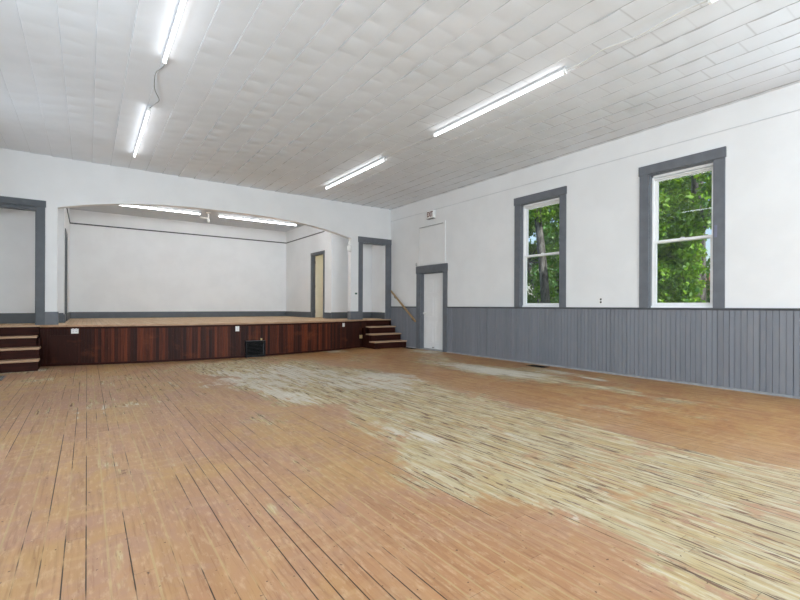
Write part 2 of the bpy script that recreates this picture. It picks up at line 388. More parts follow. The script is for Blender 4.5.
# ================================================================== CEILING (overlapping, slightly sagging fibre tiles)
T = .325
def ceiling():
    X0 = .075-T*7; rows = int((XR+.1-X0)/T)+1
    ys = np.concatenate([np.arange(YR-.05, 0.6, .0813), np.arange(.6, YS+.1, .0271)])
    ny = len(ys); ss = np.array([0, .016, .15, .3, .5, .7, .85, .985, 1.0]); ns = len(ss)
    co, q, seam = [], [], []
    base = 0
    for r in range(rows):
        off = .5*T*(r % 2)+rng.uniform(-.01, .01)
        ti = np.floor((ys-off)/T).astype(int); fy = (ys-off)/T-ti
        k0 = ti.min(); nt = ti.max()-k0+1
        sag = rng.uniform(.001, .006, nt); drop = rng.uniform(.000, .009, nt); amp = rng.uniform(.1, 1.0, nt)**1.2
        rowdrop = .005*max(0, math.sin(r*1.7)+.7)
        dl = np.clip(drop[ti-k0]+rowdrop*.5, 0, .02); sg = sag[ti-k0]
        for s in ss:
            # the tile's left edge tucks up, its right edge hangs scalloped between the staples
            scal = .017*np.sin(np.pi*fy)**.8*amp[ti-k0]
            x = X0+T*(r+s); loc = 1+1.7*np.exp(-((x-2.0)/1.0)**2-((ys-8.5)/1.8)**2)+2.0*np.exp(-((x-.1)/.45)**2-((ys-8.2)/.9)**2)
            loc = loc*(1-.9*max(math.exp(-((x-.745)/.26)**2), math.exp(-((x-4.81)/.26)**2))); hold = 1-.85*max(math.exp(-((x-.745)/.26)**2), math.exp(-((x-4.81)/.26)**2))
            z = HC-.002-(1-s)**2*(dl*.8*hold+scal*loc)*.9-sg*hold*.9*np.sin(np.pi*fy)*math.sin(math.pi*s)
            x = X0+T*(r+s)
            co.append(np.stack([np.full(ny, x), ys, z], -1))
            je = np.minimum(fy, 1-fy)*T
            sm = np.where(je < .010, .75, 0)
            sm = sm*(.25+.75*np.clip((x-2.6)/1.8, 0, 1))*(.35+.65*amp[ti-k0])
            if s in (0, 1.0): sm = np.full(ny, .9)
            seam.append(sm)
        a = base+np.arange(ns*ny).reshape(ns, ny)
        q.append(np.stack([a[:-1, :-1], a[:-1, 1:], a[1:, 1:], a[1:, :-1]], -1).reshape(-1, 4))
        base += ns*ny
    # little vertical lips joining each row's edge to the next row
    for r in range(rows-1):
        a = (r*ns+ns-1)*ny+np.arange(ny); b = (r+1)*ns*ny+np.arange(ny)
        q.append(np.stack([a[:-1], a[1:], b[1:], b[:-1]], -1))
    co = np.concatenate(co); q = np.concatenate(q)
    me = bpy.data.meshes.new('ceiling'); me.vertices.add(len(co)); me.vertices.foreach_set('co', co.ravel())
    me.loops.add(q.size); me.loops.foreach_set('vertex_index', q.ravel())
    me.polygons.add(len(q)); me.polygons.foreach_set('loop_start', np.arange(0, q.size, 4)); me.polygons.foreach_set('loop_total', np.full(len(q), 4))
    at = me.attributes.new('seam', 'FLOAT', 'POINT'); at.data.foreach_set('value', np.concatenate(seam).astype(np.float32))
    me.update(calc_edges=True); me.materials.append(M['ceiling'])
    o = bpy.data.objects.new('ceiling', me); COL.objects.link(o); return o
struct(ceiling(), 'grey white fibre tile ceiling of the hall with sagging tile edges', 'ceiling')
rf = MB().box(XL-.3, XR+.35, YR-.3, YB+.3, HC+.05, HC+.25).build('roof', M['shingle'])
struct(rf, 'flat roof slab above the hall ceiling', 'roof')

# ================================================================== WALLS OF THE HALL
WX = XR+.22
wins = [(5.225, 6.20), (2.602, 3.535)]; WZ0, WZ1 = 1.19, 3.405
DY0, DY1, DZ = 8.71, 9.68, 2.12
m = MB()
RW2 = [(-5.25, -4.31), (-2.62, -1.68), (-.02, .92)]
cuts = []
y = YR
for a, b in RW2: cuts += [(y, a, None), (a, b, 'w')]; y = b
cuts += [(y, wins[1][0], None), (wins[1][0], wins[1][1], 'w'), (wins[1][1], wins[0][0], None), (wins[0][0], wins[0][1], 'w'),
        (wins[0][1], DY0, None), (DY0, DY1, 'd'), (DY1, YP+.1, None)]
for a, b, k in cuts:
    if k is None: m.box(XR, WX, a, b, 0, HC+.05)
    elif k == 'w': m.box(XR, WX, a, b, 0, WZ0); m.box(XR, WX, a, b, WZ1, HC+.05)
    else: m.box(XR, WX, a, b, DZ, HC+.05)
m.box(XR-.006, XR+.01, YR, YS, 3.80, HC-.0)       # upper course of wallboard, standing proud
struct(MB().box(XR-.013, XR, YR, YS, 3.800, 3.811).build('seam_shadow_strip', paint('seam_shadow_grey', '#d2d4d5', .6), None, .004), 'thin grey strip standing in for the seam shadow along the right wall above the windows', 'trim')  # grey strip drawn for the shadow line of the wallboard seam
struct(m.build('wall_right', M['wall']), 'white right wall of the hall with two windows and a door', 'wall')
LW = [(-4.55, -3.61), (-1.62, -.68), (1.31, 2.25), (4.24, 5.18), (8.05, 8.99)]
m = MB(); y = YR
for a, b in LW:
    m.box(XL-.2, XL, y, a, 0, HC+.05); m.box(XL-.2, XL, a, b, 0, WZ0); m.box(XL-.2, XL, a, b, WZ1, HC+.05); y = b
m.box(XL-.2, XL, y, YP+.1, 0, HC+.05)
struct(m.build('wall_left', M['wall']), 'white left wall of the hall with a row of added tall windows', 'wall')
BWN = [(-.6, .55), (2.0, 3.6), (5.1, 6.25)]
m = MB(); x = XL-.2
for a, b in BWN:
    m.box(x, a, YR-.2, YR, 0, HC+.05); m.box(a, b, YR-.2, YR, 0, WZ0); m.box(a, b, YR-.2, YR, WZ1, HC+.05); x = b
m.box(x, WX, YR-.2, YR, 0, HC+.05)
struct(m.build('wall_rear', M['wall']), 'white end wall of the hall facing the stage, with three added windows', 'wall')

# stage wall with the arch and two cased openings
def arch(x):
    t = abs((x-2.868)/3.355); t = min(t, 1)
    return 3.155+.343*(1-t**2.7)
AX0, AX1 = -.487, 6.222
LD0, LD1, RD0, RD1, DT = -1.62, -.813, 6.609, 7.417, 3.075
m = MB(); y0, y1 = YS, YS+WT
for a, b, z in [(XL-.05, LD0, DK), (LD1, AX0, DK), (AX1, RD0, DK), (RD1, XR+.05, DK), (LD0, LD1, DT), (RD0, RD1, DT)]:
    m.box(a, b, y0, y1, z, HC+.05)
N = 60
for k in range(N):
    a = AX0+(AX1-AX0)*k/N; b = AX0+(AX1-AX0)*(k+1)/N
    m.prism([(a, arch(a)), (b, arch(b)), (b, HC+.05), (a, HC+.05)], 'y', y0, y1)
struct(m.build('wall_stage', M['wall']), 'white wall in front of the stage with a wide shallow arch', 'wall')
# rooms behind
m = MB(); m.box(XL-.2, XR+.22, YB, YB+.15, 0, HC+.05)
struct(m.build('wall_backstage', M['stage_wall']), 'white back wall of the stage', 'wall')
SD0, SD1, SDZ = 12.81, 13.66, 2.88      # doorways in the stage's side walls
def side_wall(x0, x1):
    m = MB(); m.box(x0, x1, YP, SD0, DK, HS+.05); m.box(x0, x1, SD1, YB, DK, HS+.05); m.box(x0, x1, SD0, SD1, SDZ, HS+.05); return m
struct(side_wall(SXR, SXR+.1).build('wall_stage_right', M['stage_wall']), 'white right side wall of the stage with a narrow cream lit doorway', 'wall')
struct(side_wall(SXL-.1, SXL).build('wall_stage_left', M['stage_wall']), 'white left side wall of the stage seen almost edge on', 'wall')
struct(MB().box(SXR+.1, XR+.1, YP, YP+.1, DK, HS+.05).build('wall_passage_right', M['stage_wall']), 'white passage wall behind the right doorway beside the stage', 'wall')
struct(MB().box(XL-.1, SXL-.1, YP, YP+.1, DK, HS+.05).build('wall_passage_left', M['stage_wall']), 'white passage wall behind the left doorway beside the stage', 'wall')
m = MB(); m.box(XL-.2, XL, YP, YB, DK, HS+.05); m.box(XR, XR+.2, YP, YB, DK, HS+.05)
m.box(SXR+.1, XR, YB-.03, YB-.001, DK, HS); m.box(SXR+.1, XR, YP+.1, YP+.13, DK, HS)
struct(m.build('wall_backstage_room', M['cream']), 'cream wall of the small lit room behind the stage doorway', 'wall')
struct(MB().box(XL-.1, XR+.1, YS+WT-.02, YB+.1, HS, HS+.12).build('ceiling_stage', M['stage_ceiling']), 'grey white ceiling above the stage', 'ceiling')

# ================================================================== STAGE
def apron(x): return 10.32+.66*((x-2.87)/3.6)**2
PX0, PX1 = -.74, 6.70
stage = thing('stage', (2.87, 13, 0), 'raised stage with a bowed front of dark red brown boards and a tan floor', 'stage', None, 'structure')
m = MB(); pts = [(PX0+(PX1-PX0)*k/60, apron(PX0+(PX1-PX0)*k/60)-.022) for k in range(61)]
poly = [(XL+.0, YS-.04), (PX0, YS-.04)]+pts+[(PX1, YS-.04), (XR, YS-.04)]+[(XR, YB), (XL, YB)]
m.prism(poly, 'z', DK-.032, DK); m.build('stage_floor', M['deck'], stage)
e = MB()
for k in range(60):                                  # worn nosing along the bowed edge
    (xa, ya), (xb, yb) = pts[k], pts[k+1]
    e.prism([(xa, ya-.012), (xb, yb-.012), (xb, yb+.02), (xa, ya+.02)], 'z', DK-.034, DK+.002)
e.build('nosing', M['nose'], stage)
# curved front of narrow upright boards
L = 0; W = .057; x = PX0; m = MB(); last = None
while x < PX1-.01:
    ya = apron(x); sl = 2*.66*(x-2.87)/3.6**2
    d = Vector((1, sl, 0)).normalized(); nrm = Vector((d.y, -d.x, 0))
    w = min(W, (PX1-x)/max(d.x, .5)); p = Vector((x, ya, 0)); q = p+d*w; q.y = apron(q.x)
    b = random.random()**1.3
    if x < .1: b *= .15
    if x > 5.3: b *= .35
    th = .004+.002*random.random(); g = .004
    pa, pb = p+d*g, q-d*g; out = nrm*th
    vs = [(p.x, p.y, 0), (pa.x+out.x, pa.y+out.y, 0), (pb.x+out.x, pb.y+out.y, 0), (q.x, q.y, 0)]
    inn = [(q.x-nrm.x*.02, q.y-nrm.y*.02), (p.x-nrm.x*.02, p.y-nrm.y*.02)]
    m.prism([(v[0], v[1]) for v in vs]+inn, 'z', 0, DK-.032, b)
    x = q.x
m.build('front_boards', M['mahogany'], stage)
m = MB()
for k in range(60):
    (xa, ya), (xb, yb) = pts[k], pts[k+1]
    m.prism([(xa, ya+.004), (xb, yb+.004), (xb, yb+.03), (xa, ya+.03)], 'z', 0, .045, .06)
    m.prism([(xa, ya+.004), (xb, yb+.004), (xb, yb+.03), (xa, ya+.03)], 'z', DK-.075, DK-.033, .1)
m.build('rail_trim', M['riser'], stage)
# hatch outlined at the left end of the front
def on_front(x, off=.0):
    sl = 2*.66*(x-2.87)/3.6**2; d = Vector((1, sl, 0)).normalized(); n = Vector((d.y, -d.x, 0))
    return Vector((x, apron(x), 0))+n*(.008+off), d, n
def front_box(x, wd, z0, z1, off0, off1):
    p, d, n = on_front(x); a = p-d*wd/2; b = p+d*wd/2
    return [((a+n*off0).to_2d(), (b+n*off0).to_2d(), (b+n*off1).to_2d(), (a+n*off1).to_2d()), z0, z1]
def fb(m, x, wd, z0, z1, off0, off1, b=0.0):
    p, a, c = front_box(x, wd, z0, z1, off0, off1); return m.prism([tuple(q) for q in p], 'z', a, c, b)
m = MB(); fb(m, -.36, .46, .06, .60, -.004, .012, .05); m.build('access_hatch', M['mahogany'], stage, .003)
# skirt closing the ends behind the steps
MB().box(XL, PX0, YS-.03, YS+.02, 0, DK-.03).build('end_skirt', M['riser'], stage)
MB().box(PX1, XR, YS-.03, YS+.02, 0, DK-.03).build('end_skirt', M['riser'], stage)

# steps at each end
def steps(x0s, x1s, label, name='stage_steps'):
    t = thing(name, ((x0s[0]+x1s[0])/2, 10.7, 0), label, 'steps', 'steps up to the stage')
    nos = [10.27, 10.546, 10.832, 11.11]
    for k in range(4):
        za, zb = .2*k, .2*(k+1)
        a, b = (x0s[k], x1s[k])
        yb = nos[k]+.025
        MB().box(a+.015, b-.015, yb, yb+.02, za, zb-.034).build('riser', M['riser'], t)
        if k < 3:
            MB().box(a, b, nos[k], nos[k+1]+.03, zb-.034, zb).build('tread', M['tread'], t, .006)
    MB().box(x0s[3], x1s[3], nos[3]-.0, YS-.045, DK-.034, DK).build('tread', M['tread'], t, .006)
    for x in ((x0s[0]+.02), (x1s[0]-.045)):
        prof = [(nos[0]+.03, 0), (YS-.05, 0), (YS-.05, .76), (nos[3]+.04, .76), (nos[3]+.04, .565), (nos[2]+.04, .565), (nos[2]+.04, .365), (nos[1]+.04, .365), (nos[1]+.04, .165), (nos[0]+.03, .165)]
        MB().prism(prof, 'x', x, x+.025).build('stringer', M['riser'], t)
    return t
steps([6.49, 6.55, 6.66, 6.70], [XR-.03]*4, 'dark wooden steps with worn tan treads beside the right wall handrail')
steps([XL+.01]*4, [-.71, -.715, -.775, -.80], 'dark wooden steps with worn tan treads at the left doorway, cut by the frame')

# ================================================================== TRIM
def casing(name, mb, mat, label, bevel=.004):
    return struct(mb.build(name, mat, None, bevel), label, 'trim')
ty = YS-.024
m = MB(); m.box(6.472, RD0, ty, YS, DK, DT); m.box(RD1, XR-.001, ty, YS, DK, DT); m.box(6.455, XR-.001, ty-.012, YS, DT, 3.238)
m.box(RD0-.001, RD0+.018, YS-.002, YS+WT, DK, DT); m.box(RD0, RD1, YS-.002, YS+WT, DT-.018, DT+.001)
casing('trim_1', m, M['grey'], 'slate grey casing around the doorway above the right steps')
m = MB(); m.box(LD1, -.678, ty, YS, DK, DT+.06); m.box(-1.75, LD0, ty, YS, DK, DT+.06); m.box(-1.77, -.665, ty-.012, YS, DT+.05, 3.255)
m.box(LD1-.018, LD1+.001, YS-.002, YS+WT, DK, DT); m.box(LD0-.001, LD0+.018, YS-.002, YS+WT, DK, DT); m.box(LD0, LD1, YS-.002, YS+WT, DT-.018, DT+.051)
casing('trim_2', m, M['grey_dark'], 'dark grey casing around the left doorway above the cut off steps')
BH = 1.055
def base(name, mb, label, mat='grey'): return struct(mb.build(name, M[mat], None, .003), label, 'baseboard')
base('baseboard_stage_back', MB().box(SXL, SXR, YB-.022, YB, DK, .99), 'dark grey baseboard along the back wall of the stage', 'grey_dark')
m = MB(); m.box(SXR-.02, SXR, SD1+.11, YB-.02, DK, .99); m.box(SXR-.02, SXR, YP, SD0-.11, DK, .99)
base('baseboard_stage_right', m, 'dark grey baseboard along the right side wall of the stage', 'grey_dark')
m = MB(); m.box(SXL, SXL+.02, SD1+.11, YB-.02, DK, .99); m.box(SXL, SXL+.02, YP, SD0-.11, DK, .99)
base('baseboard_stage_left', m, 'dark grey baseboard along the left side wall of the stage', 'grey_dark')
base('baseboard_passage_right', MB().box(SXR, XR, YP-.02, YP, DK, 1.0), 'dark grey baseboard seen through the right doorway', 'grey_dark')
base('baseboard_passage_side', MB().box(XR-.02, XR, YS+WT, YP-.02, DK, 1.0).box(RD1-.016, RD1+.002, YS+.003, YS+WT-.002, DK, 1.0), 'short dark grey baseboard at the right edge inside the right doorway', 'grey_dark')
base('baseboard_passage_left', MB().box(XL, SXL, YP-.02, YP, DK, 1.02), 'dark grey baseboard seen through the left doorway', 'grey_dark')
m = MB(); m.box(AX1-.001, 6.472, YS-.02, YS, DK, 1.04); m.box(AX1-.018, AX1, YS-.02, YS+WT, DK, 1.04)
base('baseboard_stage_wall_right', m, 'grey baseboard block between the arch and the right doorway')
m = MB(); m.box(-.678, AX0+.001, YS-.02, YS, DK, 1.06); m.box(AX0, AX0+.018, YS-.02, YS+WT, DK, 1.06)
base('baseboard_stage_wall_left', m, 'grey baseboard block between the left doorway and the arch')
# picture rail on the stage walls
m = MB(); m.prism([(SXL, 3.575), (SXR, 3.555), (SXR, 3.59), (SXL, 3.61)], 'y', YB-.02, YB)
struct(m.build('trim_3', M['rail_dark']), 'thin dark picture rail across the back wall of the stage', 'trim')
struct(MB().box(SXR-.02, SXR, 12.75, YB-.02, 3.555, 3.585).build('trim_4', M['rail_dark']), 'thin dark picture rail on the right side wall of the stage', 'trim')
struct(MB().box(SXL, SXL+.02, 12.75, YB-.02, 3.58, 3.605).build('trim_5', M['rail_dark']), 'thin dark picture rail on the left side wall of the stage', 'trim')
# side doorways of the stage
def side_casing(name, x, s, label):
    m = MB(); a, b = (x-.02, x+.0) if s > 0 else (x, x+.02)
    m.box(a, b, SD0-.085, SD0, DK, SDZ); m.box(a, b, SD1, SD1+.10, DK, SDZ); m.box(a, b, SD0-.095, SD1+.11, SDZ, SDZ+.085)
    c, d = (x-.002, x+.1) if s > 0 else (x-.1, x+.002)
    m.box(c, d, SD0-.001, SD0+.02, DK, SDZ); m.box(c, d, SD1-.02, SD1+.001, DK, SDZ); m.box(c, d, SD0, SD1, SDZ-.02, SDZ+.001)
    return struct(m.build(name, M['grey_dark'], None, .003), label, 'trim')
side_casing('trim_6', SXR, 1, 'dark grey casing around the narrow cream lit doorway on the right of the stage')
side_casing('trim_7', SXL, -1, 'dark grey casing of the doorway on the left of the stage, seen edge on')
d3 = thing('door_3', (SXR+.08, SD1-.03, DK), 'cream door standing open inside the doorway on the right of the stage', 'door', None, 'structure')
MB().box(SXR+.10, SXR+.80, SD1-.06, SD1-.022, DK+.01, SDZ-.03).build('door_leaf', M['cream'], d3, .003)
for z in (1.0, 1.85, 2.65):
    MB().tube([(SXR+.085, SD1-.035, z-.05), (SXR+.085, SD1-.035, z+.05)], .012, 8).build('hinge', M['bronze'], d3)
MB().lathe([(.012, 0), (.012, -.03), (.028, -.04), (.03, -.055), (.016, -.07)], (SXR+.72, SD1-.06, 1.8), 'y', 16).build('knob', M['bronze'], d3)
struct(MB().box(SXL-.09, SXL-.05, SD0+.02, SD1-.02, DK+.01, SDZ-.02).build('door_4', M['cream'], None, .003), 'closed door in the left side wall of the stage, seen edge on', 'door')

# wainscot of the right wall: boards with worked grooves
def wainscot():
    m = MB(); bw = .0712
    for a, b in [(YR, DY0-.165), (DY1+.165, YS-.024)]:
        y = a
        while y < b-.004:
            e = min(y+bw, b); th = .014+.003*random.random(); g = random.choice((.0035, .0035, .005, .007, .011))
            m.prism([(XR+.001, y), (XR+.001, e), (XR-.004, e), (XR-th, e-g), (XR-th, y+g), (XR-.004, y)], 'z', .03, ZW-.03)
            y = e
    return m
struct(wainscot().build('trim_8', M['wainscot']), 'grey beadboard wainscot along the right wall', 'trim')
m = MB()
for a, b in [(YR, DY0-.165), (DY1+.165, YS-.024)]:
    m.prism([(XR, ZW-.035), (XR-.02, ZW-.035), (XR-.024, ZW-.02), (XR-.034, ZW-.014), (XR-.034, ZW), (XR, ZW)], 'y', a, b)
struct(m.build('trim_9', M['grey_dark'], None, .002), 'thin dark grey cap along the top of the wainscot', 'trim')
m = MB(); 
for a, b in [(YR, DY0-.165), (DY1+.165, YS-.03)]: m.prism([(XR, 0), (XR-.03, 0), (XR-.026, .016), (XR-.014, .03), (XR, .03)], 'y', a, b)
struct(m.build('baseboard_right', paint('dusty_grey_shoe', '#97989a', .7, .1, 12)), 'pale dusty shoe moulding at the foot of the wainscot', 'baseboard')

# ================================================================== WINDOWS
def window(n, a, b, label):
    w = thing('window_%d' % n, (XR, (a+b)/2, WZ0), label, 'window', None, 'structure')
    m = MB(); cw = .145
    m.box(XR-.024, XR, a-cw, a, WZ0+.0, WZ1); m.box(XR-.024, XR, b, b+cw, WZ0, WZ1); m.box(XR-.034, XR, a-cw-.012, b+cw+.012, WZ1, WZ1+.155)
    m.box(XR-.002, XR+.085, a-.001, a+.012, WZ0, WZ1); m.box(XR-.002, XR+.085, b-.012, b+.001, WZ0, WZ1); m.box(XR-.002, XR+.085, a, b, WZ1-.012, WZ1+.001)
    m.build('casing', M['grey'], w, .004)
    x0, x1 = XR+.085, XR+.20; f = .034
    m = MB(); m.box(x0, x1, a, a+f, WZ0, WZ1); m.box(x0, x1, b-f, b, WZ0, WZ1); m.box(x0, x1, a, b, WZ1-.05, WZ1); m.box(x0-.03, x1, a, b, WZ0-.005, WZ0+.03)
    m.build('frame', M['trim_white'], w, .004)
    ia, ib = a+f, b-f; mz = 2.285; st = .046
    def sash(z0, z1, xs, top, bot):
        m = MB(); m.box(xs, xs+.04, ia-.006, ia+st, z0, z1); m.box(xs, xs+.04, ib-st, ib+.006, z0, z1)
        m.box(xs+.001, xs+.039, ia+.012, ib-.012, z1-top, z1-.0005); m.box(xs+.001, xs+.039, ia+.012, ib-.012, z0+.0005, z0+bot)
        s = m.build('sash', M['trim_white'], w, .005)
        MB().box(xs+.017, xs+.022, ia+st-.003, ib-st+.003, z0+bot-.003, z1-top+.003).build('pane', M['glass'], s)
        return s
    sash(mz-.028, WZ1-.05, x0+.055, .055, .04)
    sl = sash(WZ0+.03, mz+.022, x0+.01, .044, .05)
    # sash lock on the meeting rail
    MB().box(x0+.005, x0+.05, (ia+ib)/2-.025, (ia+ib)/2+.025, mz+.022, mz+.036).build('sash_lock', M['plastic_white'], sl, .003)
    # blind rail screwed up under the head
    MB().box(x0+.012, x0+.05, ia, ib, WZ1-.085, WZ1-.06).build('head_rail', M['plastic_white'], w, .003)
    return w
window(1, *wins[0], 'grey cased white sash window nearer the door, with a leaning tree trunk outside')
w2 = window(2, *wins[1], 'grey cased white sash window farther from the door, full of green leaves')
MB().box(XR-.03, XR-.022, wins[1][0]-.05, wins[1][0]-.01, 2.24, 2.42).build('strike_plate', paint('violet_grey_patch', '#777a8e', .5), w2, .002)

# unseen windows added beside and behind the camera to brighten the hall
def added_window(n, axis, pl, s, a, b, power, label):
    loc = (pl, (a+b)/2, WZ0) if axis == 'x' else ((a+b)/2, pl, WZ0)
    w = thing('window_%d' % n, loc, label, 'window', None, 'structure')
    def bx(m, d0, d1, l0, l1, z0, z1):
        return m.box(pl+s*d0, pl+s*d1, l0, l1, z0, z1) if axis == 'x' else m.box(l0, l1, pl+s*d0, pl+s*d1, z0, z1)
    m = MB(); cw = .145
    bx(m, -.024, 0, a-cw, a, WZ0, WZ1); bx(m, -.024, 0, b, b+cw, WZ0, WZ1); bx(m, -.034, 0, a-cw, b+cw, WZ1, WZ1+.155); bx(m, -.03, 0, a-cw, b+cw, WZ0-.04, WZ0)
    m.build('casing', M['grey'], w, .004)
    m = MB(); f = .07
    bx(m, .09, .15, a, a+f, WZ0, WZ1); bx(m, .09, .15, b-f, b, WZ0, WZ1); bx(m, .09, .15, a, b, WZ1-.08, WZ1); bx(m, .09, .15, a, b, WZ0, WZ0+.07); bx(m, .09, .15, a, b, 2.26, 2.31)
    m.build('sash', M['trim_white'], w, .004)
    m = MB(); bx(m, .118, .122, a+f, b-f, WZ0+.07, WZ1-.08); m.build('pane', M['glass'], w)
    li = bpy.data.lights.new('added_daylight', 'AREA'); li.shape = 'RECTANGLE'; li.size = b-a-.1; li.size_y = WZ1-WZ0-.1; li.energy = power; li.color = (.83, .95, 1.06)  # area lamp added in the opening, standing in for the sky
    lo = bpy.data.objects.new('added_daylight', li); COL.objects.link(lo)
    zc_ = (WZ0+WZ1)/2
    lo.location = (pl+s*.06, (a+b)/2, zc_) if axis == 'x' else ((a+b)/2, pl+s*.06, zc_)
    dr = Vector((-s, 0, 0)) if axis == 'x' else Vector((0, -s, 0)); lo.rotation_euler = dr.to_track_quat('-Z', 'Z').to_euler()
DAY = 124
for k, (a, b) in enumerate(LW): added_window(3+k, 'x', XL, -1, a, b, DAY if k < 4 else DAY*.55, 'added grey cased window in the left wall, outside the picture, number %d from the rear' % (k+1))
for k, (a, b) in enumerate(RW2): added_window(8+k, 'x', XR, 1, a, b, DAY, 'added grey cased window in the right wall, outside the picture, number %d from the rear' % (k+1))
for k, (a, b) in enumerate(BWN): added_window(11+k, 'y', YR, -1, a, b, DAY*1.3, 'added grey cased window in the rear wall, behind the camera, number %d from the left wall' % (k+1))

# ================================================================== DOOR
d1 = thing('door_1', (XR, (DY0+DY1)/2, 0), 'plain white panelled door in a grey casing in the right wall', 'door', None, 'structure')
m = MB(); cw = .165
m.box(XR-.026, XR, DY0-cw, DY0, 0, DZ); m.box(XR-.026, XR, DY1, DY1+cw, 0, DZ); m.box(XR-.038, XR, DY0-cw-.012, DY1+cw+.012, DZ, DZ+.2)
m.box(XR-.002, XR+.11, DY0-.001, DY0+.02, 0, DZ); m.box(XR-.002, XR+.11, DY1-.02, DY1+.001, 0, DZ); m.box(XR-.002, XR+.11, DY0, DY1, DZ-.02, DZ+.001)
m.build('casing', M['grey'], d1, .004)
dx = XR+.105; ya, yb = DY0+.022, DY1-.022
m = MB(); m.box(dx, dx+.04, ya, yb, .03, DZ-.022); leaf = m.build('door_leaf', M['trim_white'], d1, .003)
mid = (ya+yb)/2
for z0, z1 in [(.18, .78), (.9, 1.45), (1.57, 1.92)]:
    for a, b in [(ya+.11, mid-.05), (mid+.05, yb-.11)]:
        m = MB(); f = .012
        m.box(dx-.007, dx+.002, a, b, z0, z0+f); m.box(dx-.007, dx+.002, a, b, z1-f, z1); m.box(dx-.007, dx+.002, a, a+f, z0, z1); m.box(dx-.007, dx+.002, b-f, b, z0, z1)
        m.box(dx-.004, dx+.002, a+.04, b-.04, z0+.04, z1-.04); m.build('panel', M['trim_white'], leaf, .003)
MB().lathe([(.026, 0), (.026, -.008), (.012, -.014), (.012, -.04), (.027, -.05), (.028, -.065), (.015, -.075)], (dx, yb-.07, 1.0), 'x', 18).build('knob', M['plastic_white'], leaf)
MB().lathe([(.012, 0), (.010, -.03), (.014, -.045)], (dx, mid+.02, .07), 'x', 12).build('door_stop', M['bronze'], leaf)
MB().box(XR-.03, XR+.12, DY0, DY1, 0, .022).build('threshold', paint('grey_threshold', '#a3a4a6', .5), d1, .004)
MB().box(XR+.15, XR+.22, DY0, DY1, 0, DZ).build('backing', M['wall'], d1)
# panel above it
p = thing('wall_panel', (XR, 9.2, 2.33), 'painted-over white board closing the opening above the white door', 'wall panel')
MB().box(XR-.018, XR+.0, 8.70, 9.70, 2.335, 3.38).build('board', M['wall'], p, .003)
MB().box(XR-.03, XR, 8.62, 8.69, 2.335, 3.44).build('batten', M['wall'], p, .003); MB().box(XR-.024, XR, 9.71, 9.775, 2.335, 3.40).build('batten', M['wall'], p, .003)
MB().prism([(8.69, 3.385), (9.71, 3.385), (9.71, 3.40), (8.69, 3.40)], 'x', XR-.036, XR).build('ledge', paint('ledge_grey', '#b4b4b3', .6), p)
m = MB(); m.tube([(XR, 9.86, 2.36), (XR-.03, 9.86, 2.35), (XR-.045, 9.86, 2.37), (XR-.045, 9.86, 2.42)], .007, 8)
m.box(XR-.006, XR, 9.845, 9.875, 2.33, 2.43)
tag(m.build('wall_hook', M['chrome']), 'small metal hook on the white wall left of the door casing', 'hook')

# ================================================================== EXIT SIGN
s = thing('exit_sign', (XR, 9.2, 3.68), 'small white box sign reading EXIT in dark red on the wall above the door', 'sign')
MB().box(XR-.1, XR-.007, 9.03, 9.29, 3.575, 3.785).build('housing', M['plastic_white'], s, .006)
MB().box(XR-.104, XR-.02, 9.02, 9.30, 3.563, 3.577).build('under_shadow', M['sign_dark'], s, .002)  # dark strip in place of the shadow under the sign
cu = bpy.data.curves.new('lettering', 'FONT'); cu.body = 'EXIT'; cu.size = .2; cu.extrude = .002; cu.align_x = 'CENTER'; cu.align_y = 'CENTER'; cu.offset = .004
to = bpy.data.objects.new('lettering_source', cu); COL.objects.link(to); bpy.context.view_layer.update()
dg = bpy.context.evaluated_depsgraph_get(); me = bpy.data.meshes.new_from_object(to.evaluated_get(dg)); bpy.data.objects.remove(to)
# text x -> -Y, text y -> Z, faces -X
mx = Matrix(((0, 0, -1, XR-.103), (-1, 0, 0, 9.16), (0, 1, 0, 3.675), (0, 0, 0, 1)))
xsv = [v.co.x for v in me.vertices]; k = .235/(max(xsv)-min(xsv))
me.transform(mx @ Matrix.Diagonal((k, .95, 1, 1))); me.materials.clear(); me.materials.append(M['sign_red'])
lo = bpy.data.objects.new('lettering', me); COL.objects.link(lo); lo.parent = s; lo.matrix_parent_inverse = Matrix.Translation(s.location).inverted()

# ================================================================== HANDRAIL
h = thing('handrail', (XR, 10.4, 1.2), 'sloping oak handrail on the right wall beside the steps', 'handrail')
A, B = Vector((XR-.085, 11.02, 1.655)), Vector((XR-.085, 9.80, .765))
d = (B-A).normalized(); up = d.cross(Vector((1, 0, 0))).normalized(); xx = Vector((1, 0, 0))
prof = [(.022*math.cos(a)*1.0, .032*math.sin(a)) for a in [i*2*math.pi/16 for i in range(16)]]
vs = [A+xx*p_+up*q_ for p_, q_ in prof]+[B+xx*p_+up*q_ for p_, q_ in prof]
m = MB(); m.add(vs, [(i, (i+1) % 16, (i+1) % 16+16, i+16) for i in range(16)], 0, True); m.add(vs[:16], [tuple(range(16))]); m.add(vs[16:], [tuple(range(16))])
m.build('rail', M['rail_wood'], h)
for t_ in (.14, .5, .86):
    P0 = A.lerp(B, t_); m = MB(); m.tube([(XR-.001, P0.y, P0.z-.09), (XR-.05, P0.y, P0.z-.09), (XR-.08, P0.y, P0.z-.075), (XR-.085, P0.y, P0.z-.03)], .008, 8)
    m.lathe([(.026, -.022), (.024, -.028), (.01, -.032)], (XR, P0.y, P0.z-.09), 'x', 14); m.build('bracket', M['bronze'], h)

